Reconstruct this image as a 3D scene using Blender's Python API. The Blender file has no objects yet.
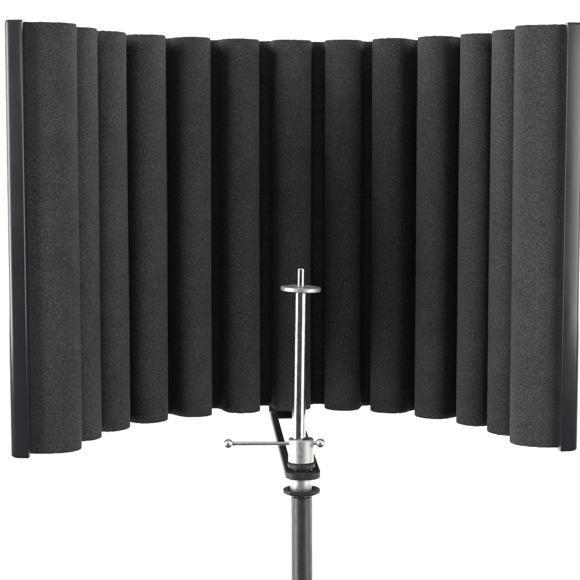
import bpy, bmesh, math
from mathutils import Vector, Matrix, noise
C = bpy.context.scene.collection
R = math.radians

# ---------------------------------------------------------------- helpers
def link(name, bm, mat, parent=None, smooth=True, auto=None):
    bmesh.ops.recalc_face_normals(bm, faces=bm.faces)
    me = bpy.data.meshes.new(name); bm.to_mesh(me); bm.free()
    o = bpy.data.objects.new(name, me); C.objects.link(o)
    me.materials.append(mat)
    for p in me.polygons: p.use_smooth = smooth
    if auto:
        bm2 = bmesh.new(); bm2.from_mesh(me)
        for e in bm2.edges:
            if len(e.link_faces) == 2 and e.calc_face_angle(0) > R(auto): e.smooth = False
        bm2.to_mesh(me); bm2.free()
    if parent: o.parent = parent
    return o

def thing(name, label, cat, loc=(0, 0, 0)):
    o = bpy.data.objects.new(name, None); C.objects.link(o)
    o.location = loc; o.empty_display_size = .05
    o['label'] = label; o['category'] = cat
    return o

def keep(o, parent):                       # parent while keeping the world place
    o.parent = parent
    o.matrix_parent_inverse = Matrix.Translation(parent.location).inverted()

def lathe(prof, a, b=None, n=64, close=False):
    """prof: (radius, height) pairs along the axis from point a towards b (height measured from a)"""
    a = Vector(a); ax = (Vector(b) - a).normalized() if b is not None else Vector((0, 0, 1))
    q = ax.to_track_quat('Z', 'Y')
    bm = bmesh.new(); rings = []
    for r, h in prof:
        if r < 1e-7: rings.append([bm.verts.new(a + q @ Vector((0, 0, h)))])
        else: rings.append([bm.verts.new(a + q @ Vector((r*math.cos(2*math.pi*i/n), r*math.sin(2*math.pi*i/n), h))) for i in range(n)])
    seq = list(zip(rings, rings[1:])) + ([(rings[-1], rings[0])] if close else [])
    for p, s in seq:
        for i in range(n):
            j = (i+1) % n
            if len(p) == 1 and len(s) == 1: continue
            if len(p) == 1: bm.faces.new((p[0], s[i], s[j]))
            elif len(s) == 1: bm.faces.new((p[i], p[j], s[0]))
            else: bm.faces.new((p[i], p[j], s[j], s[i]))
    return bm

# ---------------------------------------------------------------- materials
def new_mat(name):
    m = bpy.data.materials.new(name); m.use_nodes = True
    nt = m.node_tree; b = nt.nodes['Principled BSDF']
    return m, nt, b
def N(nt, t, **kw):
    n = nt.nodes.new(t)
    for k, v in kw.items():
        if k in n.inputs: n.inputs[k].default_value = v
        else: setattr(n, k, v)
    return n
def ramp(nt, src, stops):
    r = nt.nodes.new('ShaderNodeValToRGB'); e = r.color_ramp.elements
    while len(e) < len(stops): e.new(.5)
    for i, (p, c) in enumerate(stops):
        e[i].position = p; e[i].color = (*c, 1) if len(c) == 3 else c
    nt.links.new(src, r.inputs[0]); return r

def foam_mat():
    m, nt, b = new_mat('charcoal_foam'); L = nt.links.new
    tc = N(nt, 'ShaderNodeTexCoord')
    n1 = N(nt, 'ShaderNodeTexNoise', Scale=1000.0, Detail=3.0, Roughness=.7)
    n2 = N(nt, 'ShaderNodeTexNoise', Scale=2200.0, Detail=2.0, Roughness=.6)
    n3 = N(nt, 'ShaderNodeTexNoise', Scale=45.0, Detail=3.0, Roughness=.6)
    for n in (n1, n2, n3): L(tc.outputs['Object'], n.inputs['Vector'])
    r1 = ramp(nt, n1.outputs[0], [(.32, (.023, .0225, .0255)), (.50, (.047, .0465, .051)), (.66, (.080, .080, .083)), (.76, (.15, .15, .15))])
    r3 = ramp(nt, n3.outputs[0], [(.35, (.90, .90, .90)), (.65, (1.08, 1.08, 1.08))])
    mx = N(nt, 'ShaderNodeMix', data_type='RGBA', blend_type='MULTIPLY'); mx.inputs[0].default_value = 1
    L(r1.outputs[0], mx.inputs[6]); L(r3.outputs[0], mx.inputs[7]); L(mx.outputs[2], b.inputs['Base Color'])
    b.inputs['Roughness'].default_value = .95
    b.inputs['Specular IOR Level'].default_value = .12
    b.inputs['Sheen Weight'].default_value = .05
    b.inputs['Sheen Roughness'].default_value = .4
    b.inputs['Sheen Tint'].default_value = (.8, .8, .85, 1)
    ad = N(nt, 'ShaderNodeMath', operation='ADD'); L(n1.outputs[0], ad.inputs[0]); L(n2.outputs[0], ad.inputs[1])
    bp = N(nt, 'ShaderNodeBump', Strength=.34, Distance=.0010)
    L(ad.outputs[0], bp.inputs['Height']); L(bp.outputs[0], b.inputs['Normal'])
    return m
def metal(name, col, rough, bump=0, scale=(60, 60, 60), metallic=1.0, spots=.12):
    m, nt, b = new_mat(name); L = nt.links.new
    b.inputs['Metallic'].default_value = metallic
    tc = N(nt, 'ShaderNodeTexCoord'); mp = N(nt, 'ShaderNodeMapping'); mp.inputs['Scale'].default_value = scale
    L(tc.outputs['Object'], mp.inputs[0])
    n = N(nt, 'ShaderNodeTexNoise', Scale=5.0, Detail=6.0, Roughness=.65); L(mp.outputs[0], n.inputs['Vector'])
    lo = tuple(c*(1-spots) for c in col); hi = tuple(min(1, c*(1+spots*.5)) for c in col)
    r = ramp(nt, n.outputs[0], [(.35, lo), (.6, hi)]); L(r.outputs[0], b.inputs['Base Color'])
    rr = ramp(nt, n.outputs[0], [(.3, (rough*.75,)*3), (.7, (min(1, rough*1.35),)*3)]); L(rr.outputs[0], b.inputs['Roughness'])
    if bump:
        bp = N(nt, 'ShaderNodeBump', Strength=bump, Distance=.0004); L(n.outputs[0], bp.inputs['Height']); L(bp.outputs[0], b.inputs['Normal'])
    return m
M_foam = foam_mat()
M_chrome = metal('polished_chrome', (.54, .535, .52), .17, 0)
M_brushed = metal('brushed_nickel', (.46, .45, .425), .50, .15, (300, 300, 60), spots=.12)
M_satin = metal('satin_chrome', (.78, .775, .76), .32, .05)
M_steel = metal('grey_steel', (.62, .615, .60), .30, .05)
M_trim = metal('black_plastic_trim', (.016, .0165, .019), .30, 0, (3, 3, 3), 0.0, spots=.05)
M_trim.node_tree.nodes['Principled BSDF'].inputs['Coat Weight'].default_value = .3
M_trim.node_tree.nodes['Principled BSDF'].inputs['Coat Roughness'].default_value = .22
M_shell = metal('black_perforated_shell', (.02, .02, .022), .45, .1, (30, 30, 30), 0.0)
M_bracket = metal('black_coated_steel', (.014, .014, .016), .55, .2, (120, 120, 120), 0.0)
M_pole = metal('grey_painted_tube', (.023, .023, .0245), .40, .04, (120, 120, 30), 0.0, spots=.12)
M_dark = metal('painted_recess_shade', (.03, .03, .03), .5, 0, (50, 50, 50), .6)  # shade inside the collar's opening, put into a near-black colour
def white_mat():
    m, nt, b = new_mat('white_paper')
    tc = N(nt, 'ShaderNodeTexCoord'); n = N(nt, 'ShaderNodeTexNoise', Scale=3.0, Detail=4.0)
    nt.links.new(tc.outputs['Object'], n.inputs['Vector'])
    r = ramp(nt, n.outputs[0], [(.3, (.86, .86, .86)), (.7, (.89, .89, .89))])
    nt.links.new(r.outputs[0], b.inputs['Base Color']); b.inputs['Roughness'].default_value = .9
    return m
M_white = white_mat()

# ---------------------------------------------------------------- plan of the curved shield
S = .04845; ZT = .0872; H = .311; ZB = ZT - H
PL = [(-.1879, 1.1176, 85.4), (-.1785, 1.1651, 72.3), (-.1586, 1.2093, 58.7), (-.1286, 1.2473, 45.7), (-.0913, 1.2783, 33.1),
      (-.0480, 1.2999, 20.1), (-.0009, 1.3114, 7.5), (.0476, 1.3124, -8.8), (.0934, 1.2968, -27.7), (.1323, 1.2679, -42.0),
      (.1651, 1.2322, -55.1), (.1873, 1.1892, -68.7), (.2001, 1.1424, -80.7)]
def frame(i):
    x, y, h = PL[i]; h = R(h)
    return Vector((x, y)), Vector((math.cos(h), math.sin(h))), Vector((math.sin(h), -math.cos(h)))
def loc(i, w, v):
    c, t, n = frame(i); return c + t*w + n*v

RW, TIP, ELL, GRV = .0158, .0330, .0135, .0042
def ridge_pts(i):
    out = []
    ks = 15; RW = .0160 + .0004*math.sin(i*2.3+1); TIP = .0340 + .0006*math.sin(i*1.7)
    out.append(loc(i, -RW-.0025, GRV+.0006)); out.append(loc(i, -RW-.0006, GRV+.0030)); out.append(loc(i, -RW, .0105))
    for k in range(ks+1):
        a = math.pi*(1-k/ks)
        # slightly flattened round nose
        cx = math.copysign(abs(math.cos(a))**.92, math.cos(a)); sy = max(0, math.sin(a))**.92
        out.append(loc(i, RW*cx, TIP-ELL+ELL*sy))
    out.append(loc(i, RW, .0105)); out.append(loc(i, RW+.0006, GRV+.0030)); out.append(loc(i, RW+.0025, GRV+.0006))
    return out
front = [loc(0, -.0205, .0005)]
for i in range(13):
    rp = ridge_pts(i)
    # the two end ridges run straight down to the edge strip, without a groove
    if i == 0: rp = [loc(0, -.0205, .0045), loc(0, -.0200, .0110), loc(0, -.0188, .0170), loc(0, -.0168, .0222), loc(0, -.0138, .0268)] + [p for p in rp if (p-loc(0, 0, 0)).dot(frame(0)[1]) > -.0110]
    if i == 12: rp = [p for p in rp if (p-loc(12, 0, 0)).dot(frame(12)[1]) < .0110] + [loc(12, .0138, .0268), loc(12, .0168, .0222), loc(12, .0188, .0172), loc(12, .0200, .0120), loc(12, .0205, .0065)]
    front += rp
    if i < 12:
        front.append((loc(i, S/2, GRV) + loc(i+1, -S/2, GRV))/2)
front.append(loc(12, .0205, .0035))
# resample evenly and relax a little
def resample(p, n):
    L = [0]
    for a, b in zip(p, p[1:]): L.append(L[-1] + (b-a).length)
    out = []; j = 0
    for k in range(n):
        d = L[-1]*k/(n-1)
        while j < len(p)-2 and L[j+1] < d: j += 1
        f = (d-L[j])/max(1e-9, L[j+1]-L[j]); out.append(p[j].lerp(p[j+1], f))
    return out
front = resample(front, 760)
for _ in range(9):
    front = [front[0]] + [(front[k-1]+front[k]*2+front[k+1])/4 for k in range(1, len(front)-1)] + [front[-1]]
# base line (smooth) for the back of the foam and for the shell
def spline(pts, per=12):
    q = [pts[0]*2-pts[1]] + pts + [pts[-1]*2-pts[-2]]; out = []
    for i in range(1, len(q)-2):
        for k in range(per):
            t = k/per; a, b, c, d = q[i-1], q[i], q[i+1], q[i+2]
            out.append(.5*((2*b)+(c-a)*t+(2*a-5*b+4*c-d)*t*t+(3*b-3*c+d-a)*t**3))
    out.append(pts[-1]); return out
def base_line(v0, vr, wl=.0205):
    vs = [v0 + (vr-v0)*i/12 for i in range(13)]
    return spline([loc(0, -wl, vs[0])] + [loc(i, 0, vs[i]) for i in range(13)] + [loc(12, wl, vs[12])])
back = resample(base_line(-.0100, -.0068), 760)

shield = thing('acoustic_shield', 'tall curved charcoal foam shield with vertical rounded ridges and black edge strips', 'acoustic shield', (0, 1.31, ZB))

def foam():
    bm = bmesh.new(); n = len(front); nz = 90
    def nrm(k):
        a = front[max(0, k-1)]; b = front[min(n-1, k+1)]; t = (b-a).normalized(); return Vector((t.y, -t.x))
    cols = []
    # vertical rows, with the cut rounded over at both ends
    rows = []
    rb = .0009
    for s in range(5):
        a = math.pi/2*s/4; rows.append((ZB+rb*(1-math.sin(a)), -rb*(1-math.cos(math.pi/2-a))))
    rows = [(ZB + rb*(1-math.cos(R(90)*s/4)), -rb*(1-math.sin(R(90)*s/4))) for s in range(5)]
    mid = [(ZB+rb + (H-2*rb)*k/nz, 0) for k in range(1, nz)]
    top = [(ZT - (z-ZB), d) for z, d in reversed(rows)]
    rows = rows + mid + top
    for k in range(n):
        nn = nrm(k); col = []
        lip = .0006*noise.noise(Vector((k*.035, 2.0, 0))) + .00035*noise.noise(Vector((k*.55, 5.0, 0)))
        lipb = .0006*noise.noise(Vector((k*.035, 9.0, 0))) + .00035*noise.noise(Vector((k*.55, 12.0, 0)))
        for z, d in rows:
            p = front[k]
            f = (z-ZB)/H
            w = .00045*noise.noise(Vector((p.x*22, p.y*22, z*7))) + .00013*noise.noise(Vector((p.x*420, p.y*420, z*420)))
            q = p + nn*(d+w)
            zz = z + (lip if f > .98 else 0) + (lipb if f < .02 else 0)
            col.append(bm.verts.new((q.x, q.y, zz)))
        cols.append(col)
    for a, b in zip(cols, cols[1:]):
        for j in range(len(rows)-1): bm.faces.new((a[j], b[j], b[j+1], a[j+1]))
    bk = [(bm.verts.new((p.x, p.y, ZB+.0012)), bm.verts.new((p.x, p.y, ZT-.0012))) for p in back]
    for k in range(n-1):
        bm.faces.new((bk[k][0], bk[k][1], bk[k+1][1], bk[k+1][0]))
        bm.faces.new((cols[k][0], bk[k][0], bk[k+1][0], cols[k+1][0]))
        bm.faces.new((cols[k][-1], cols[k+1][-1], bk[k+1][1], bk[k][1]))
    for k in (0, n-1):
        vs = [bk[k][0]] + cols[k] + [bk[k][1]]
        bm.faces.new(vs)
    return bm
keep(link('foam_panel', foam(), M_foam), shield)

def shell():
    a = base_line(-.0102, -.0070, .024); b = base_line(-.0122, -.0090, .024)
    bm = bmesh.new(); z0, z1 = ZB+.0005, ZT-.0005
    q = [[bm.verts.new((p.x, p.y, z)) for p, z in ((u, z0), (u, z1), (w, z1), (w, z0))] for u, w in zip(a, b)]
    for s, t in zip(q, q[1:]):
        for j in range(4): bm.faces.new((s[j], s[(j+1) % 4], t[(j+1) % 4], t[j]))
    bm.faces.new(q[0]); bm.faces.new(q[-1])
    return bm
keep(link('outer_shell', shell(), M_shell, auto=30), shield)

def trim(i, sg, v0, v1, bead):
    """extruded plastic strip closing the end of the wall: body plus a small raised bead along the foam"""
    bm = bmesh.new(); z0, z1 = ZB-.0022, ZT+.0012
    w0, w1 = .0206, .0282
    # cross-section with rounded corners (w outward, v across)
    r = .0050; sec = []
    def arc(cw, cv, a0, a1, rr=r, n=6):
        for k in range(n+1):
            a = R(a0+(a1-a0)*k/n); sec.append((cw+rr*math.cos(a), cv+rr*math.sin(a)))
    sec.append((w0, v1)); arc(w1-bead, v1-bead, 90, 0, bead)
    arc(w1-r, v0+r, 0, -90); sec.append((w0, v0)); sec.append((w0-.012, v0+.0002)); sec.append((w0-.012, v0+.0016)); sec.append((w0, v0+.0018))
    rows = []
    for z, ins in ((z0, .0022), (z0+.0006, .0009), (z0+.0020, 0), (z1-.0020, 0), (z1-.0006, .0009), (z1, .0022)):
        ring = []
        for w, v in sec:
            vc = (v0+v1)/2; wc = (w0+w1)/2
            ww = w - (ins if w > wc else 0); vv = v + (ins*.9 if v < vc else -ins*.25)
            if w < w0-.001: vv = v
            p = loc(i, sg*ww, vv); ring.append(bm.verts.new((p.x, p.y, z)))
        rows.append(ring)
    for a, b in zip(rows, rows[1:]):
        m = len(a)
        for k in range(m): bm.faces.new((a[k], a[(k+1) % m], b[(k+1) % m], b[k]))
    bm.faces.new(rows[0]); bm.faces.new(rows[-1])
    return bm
keep(link('edge_trim', trim(0, -1, -.0128, .0015, .0020), M_trim, auto=50), shield)
keep(link('edge_trim', trim(12, 1, -.0094, .0047, .0007), M_trim, auto=50), shield)

# bracket: a long loop of flat bar that runs forward under the foam to the stand
def bracket():
    F = Vector((.0099, 1.1120, -.24305)); B = Vector((-.0047, 1.318, -.2324))
    ax = (B-F); L = ax.length; ax.normalize(); side = Vector((ax.y, -ax.x, 0)).normalized()
    hw, bw, hh = .0130, .0058, .0027
    def outline(hw, l0, l1, rf, rr):
        pts = []
        for (cx, cl, a0, a1, r) in ((hw-rf, l0+rf, -90, 0, rf), (hw-rr, l1-rr, 0, 90, rr), (-(hw-rr), l1-rr, 90, 180, rr), (-(hw-rf), l0+rf, 180, 270, rf)):
            for k in range(9):
                a = R(a0+(a1-a0)*k/8); pts.append(F + side*(cx+r*math.cos(a)) + ax*(cl+r*math.sin(a)))
        return pts
    o = outline(hw, -.0035, L, .0085, .002); i = outline(hw-bw, -.0035+bw, L-.012, .006, .001)
    bm = bmesh.new(); up = Vector((0, 0, 1)); c = .0006
    def ring(p, q, k, dz):   # k moves the outline a little towards the other one
        return [bm.verts.new(a.lerp(b, k)+up*dz) for a, b in zip(p, q)]
    rs = [ring(o, i, .0, -hh+c), ring(o, i, .0, hh-c), ring(o, i, .12, hh), ring(o, i, .88, hh), ring(o, i, 1, hh-c), ring(o, i, 1, -hh+c), ring(o, i, .88, -hh), ring(o, i, .12, -hh)]
    m = len(o)
    for a, b in zip(rs, rs[1:]+rs[:1]):
        for k in range(m): bm.faces.new((a[k], a[(k+1) % m], b[(k+1) % m], b[k]))
    return bm
br = link('mounting_bracket', bracket(), M_bracket, auto=35); keep(br, shield)
def tab():
    bm = bmesh.new()
    t = Vector((math.cos(R(7.5)), math.sin(R(7.5)), 0)); n = Vector((-t.y, t.x, 0)); c = Vector((-.0055, 1.3265, 0))
    vs = bmesh.ops.create_cube(bm, size=1)['verts']
    for v in vs:
        l = v.co.copy(); v.co = c + t*l.x*.0262 + n*l.y*.003 + Vector((0, 0, -.2075+l.z*.052))
    bmesh.ops.bevel(bm, geom=bm.edges[:], offset=.0006, segments=2, affect='EDGES')
    return bm
tb = link('back_plate', tab(), M_bracket, auto=35); keep(tb, shield)
for sx in (-.0075, .0075):
    for z in (-.190, -.212):
        a = Vector((-.0055+sx*.991, 1.3280+sx*.13, z))
        s = link('screw', lathe([(0, 0), (.0026, 0), (.0026, .0010), (.0016, .0018), (0, .0018)], a, a+Vector((-.13, .991, 0)), 24), M_chrome, auto=35); keep(s, shield)

# ---------------------------------------------------------------- chrome microphone mount
MY = 1.120
mount = thing('microphone_mount', 'upright chrome rod with a small disc and collar, ball ended bar through it', 'microphone mount', (.0082, MY, -.2555))
bot = Vector((.0064, MY, -.2200)); top = Vector((.0081, MY, -.0898)); ax = (top-bot).normalized(); LR = (top-bot).length
hd = LR-.0178                     # where the tube ends under the disc
rod = link('upright_rod', lathe([(0, 0), (.0050, 0), (.0050, .0300), (.00485, .0315), (.00485, hd-.0010), (.0045, hd), (0, hd)], bot, top), M_chrome, auto=40); keep(rod, mount)
pin = link('threaded_pin', lathe([(0, hd)] + [(.0029, hd)] + [(.00295 if k % 2 else .00308, hd+.0004+k*.00040) for k in range(int((LR-hd-.0012)/.00040))] + [(.0028, LR-.0004), (.0024, LR), (0, LR)], bot, top, 40), M_chrome, auto=60); keep(pin, mount)
dax = (ax + Vector((.028, 0, 0))).normalized(); dc = bot + ax*(hd+.0010)
def disc():
    n = 90; prof = [(.0031, -.0010), (.0143, 0), (.0147, .0003), (.0147, .0027), (.0144, .0030), (.0133, .0030), (.0130, .0027), (.0060, .0027), (.0050, .0034), (.0031, .0034)]
    bm = lathe(prof, dc, dc+dax, n, close=True)
    return bm
dsk = link('flange_disc', disc(), M_brushed, auto=40); keep(dsk, mount)
c0 = Vector((.0082, MY, -.2344))
col = link('clamp_collar', lathe([(.0052, .0020), (.0089, 0), (.0095, .0006), (.0095, .0170), (.0089, .0178), (.0080, .0180), (.0072, .0172), (.0070, .0142), (.0052, .0142)], c0, n=72, close=True), M_brushed, auto=35); keep(col, mount)
nut = link('collar_insert', lathe([(.0052, 0), (.0069, 0), (.0069, .0014), (.0062, .0020), (.0052, .0020)], Vector((.0082, MY, -.2202)), n=6, close=True), M_dark, smooth=False); keep(nut, mount)
set_s = link('set_screw', lathe([(0, 0), (.0010, .0), (.0014, .0006), (.0014, .0016), (.0008, .0021), (0, .0021)], Vector((.0074, MY-.0063, -.2186)), n=20), M_chrome); keep(set_s, mount)
# bar through the collar
ya = MY-.0015
pa, pb = Vector((-.0457, ya, -.2203)), Vector((.0225, ya, -.2199))
LB = (pb-pa).length
bar = link('tommy_bar', lathe([(0, .002), (.00135, .002), (.00135, LB-.002), (0, LB-.002)], pa, pb, 32), M_steel, auto=40); keep(bar, mount)
def ball(p, sgn):
    r = .0035; prof = [(0, -r)] + [(r*math.cos(R(a)), r*math.sin(R(a))) for a in range(-80, 70, 6)] + [(.0016, r*.93), (.0016, r*1.25), (0, r*1.25)]
    return lathe(prof, p, p+(pb-pa)*sgn, 40)
for p, s in ((pa, 1), (pb, -1)):
    k = link('ball_knob', ball(p, s), M_satin, auto=50); k.parent = bar; k.matrix_parent_inverse = bar.matrix_parent_inverse.copy()
    k.parent = bar; k.matrix_parent_inverse = Matrix.Identity(4)
wz = Vector((.0084, MY, -.2383))
wsh = link('washer', lathe([(.0050, 0), (.0096, 0), (.0101, .0006), (.0101, .0030), (.0096, .0036), (.0050, .0036)], wz, n=64, close=True), M_bracket, auto=35); keep(wsh, mount)
hub = link('hub_nut', lathe([(.0046, 0), (.0068, 0), (.0074, .0006), (.0074, .0065), (.0068, .0072), (.0046, .0072)], Vector((.0084, MY, -.2456)), n=6, close=True), M_bracket, smooth=False); keep(hub, mount)
slv = link('lower_sleeve', lathe([(.0044, .0), (.0080, 0), (.0080, .0006), (.0082, .0010), (.0082, .0086), (.0078, .0094), (.0044, .0094)], Vector((.0082, MY, -.2552)), n=72, close=True), M_brushed, auto=35); keep(slv, mount)

# ---------------------------------------------------------------- stand
FLOOR = -1.25
stand = thing('microphone_stand', 'dark grey round stand pole with a black disc at its top end', 'microphone stand', (.0087, MY, FLOOR+.002))
p0 = Vector((.0140, MY, FLOOR+.002)); p1 = Vector((.0087, MY, -.2585)); LP = (p1-p0).length
pole = link('pole', lathe([(0, 0), (.0079, 0), (.0079, LP-.0030), (.0077, LP-.0022), (.0066, LP-.0014), (.0066, LP), (0, LP)], p0, p1, 72), M_pole, auto=30); keep(pole, stand)
ring = link('pole_ring', lathe([(.0066, 0), (.0072, 0), (.0074, .0004), (.0074, .0010), (.0070, .0014), (.0066, .0014)], Vector((.0087, MY, -.2599)), n=64, close=True), M_chrome, auto=50); keep(ring, stand)
def flange():
    n = 96; prof = [(.0044, 0), (.0105, 0), (.0132, .0010), (.0139, .0016), (.0139, .0034), (.0134, .0040), (.0112, .0040), (.0104, .0030), (.0044, .0030)]
    bm = lathe(prof, Vector((.0086, MY, -.2585)), n=n, close=True)
    for v in bm.verts:     # two gripping flats at the front and back
        d = v.co - Vector((.0086, MY, v.co.z)); 
        if abs(d.y) > .0105: v.co.y = MY + math.copysign(.0105+(abs(d.y)-.0105)*.25, d.y)
    return bm
fl = link('locking_flange', flange(), M_bracket, auto=35); keep(fl, stand)

# ---------------------------------------------------------------- white studio sweep
def sweep():
    prof = []
    yw, rr = 3.0, .6
    prof.append((1.95, FLOOR)); prof.append((yw-rr, FLOOR))
    for k in range(1, 17):
        a = R(90*k/16); prof.append((yw-rr+rr*math.sin(a), FLOOR+rr-rr*math.cos(a)))
    prof.append((yw, 2.4))
    bm = bmesh.new(); th = .01
    outer = [(1.95, FLOOR-th), (yw-rr, FLOOR-th)]
    for k in range(1, 17):
        a = R(90*k/16); outer.append((yw-rr+(rr+th)*math.sin(a), FLOOR+rr-(rr+th)*math.cos(a)))
    outer.append((yw+th, 2.4)); sec = prof + outer[::-1]; m = len(sec)
    rows = [[bm.verts.new((x, y, z)) for (y, z) in sec] for x in (-3.4, 3.4)]
    for k in range(m):
        j = (k+1) % m; bm.faces.new((rows[0][k], rows[1][k], rows[1][j], rows[0][j]))
    n = len(prof)
    for row in rows:
        for k in range(n-1): bm.faces.new((row[k], row[k+1], row[m-2-k], row[m-1-k]))
    return bm
bd = link('backdrop', sweep(), M_white, auto=40); bd['kind'] = 'structure'
bd['label'] = 'plain white seamless studio backdrop'

# ---------------------------------------------------------------- lights
def area(name, loc_, target, w, h, power, col=(1, 1, 1)):
    l = bpy.data.lights.new(name, 'AREA'); l.shape = 'RECTANGLE'; l.size = w; l.size_y = h; l.energy = power; l.color = col
    o = bpy.data.objects.new(name, l); C.objects.link(o); o.location = loc_
    o.rotation_euler = (Vector(target)-Vector(loc_)).to_track_quat('-Z', 'Y').to_euler(); return o
area('backdrop_light', (-1.5, 1.9, .3), (.2, 3.0, -.1), .5, 1.6, 75)
area('backdrop_light', (1.5, 1.9, .3), (-.2, 3.0, -.1), .5, 1.6, 75)
area('softbox', (-1.25, .64, .12), (0, 1.15, 0), .60, 1.6, 39)
area('softbox', (1.18, .42, .12), (0, 1.2, 0), 1.0, 1.6, 25)
area('fill_light', (0, -.35, .95), (0, 1.3, -.08), .6, .5, 3.6)
area('top_light', (0, .85, 1.25), (0, 1.25, 0), 1.4, .7, 3)
w = bpy.data.worlds.new('World'); bpy.context.scene.world = w; w.use_nodes = True
w.node_tree.nodes['Background'].inputs[0].default_value = (.84, .88, 1, 1)
w.node_tree.nodes['Background'].inputs[1].default_value = .10

# ---------------------------------------------------------------- camera
cd = bpy.data.cameras.new('camera'); cam = bpy.data.objects.new('camera', cd); C.objects.link(cam)
cd.sensor_width = 36; cd.lens = 1530/580*36; cd.clip_end = 50; cd.clip_start = .01
cam.rotation_euler = (R(90-5.4064), 0, 0)
bpy.context.scene.camera = cam
s = bpy.context.scene
s.view_settings.view_transform = 'Standard'; s.view_settings.look = 'None'; s.view_settings.exposure = 0; s.view_settings.gamma = 1
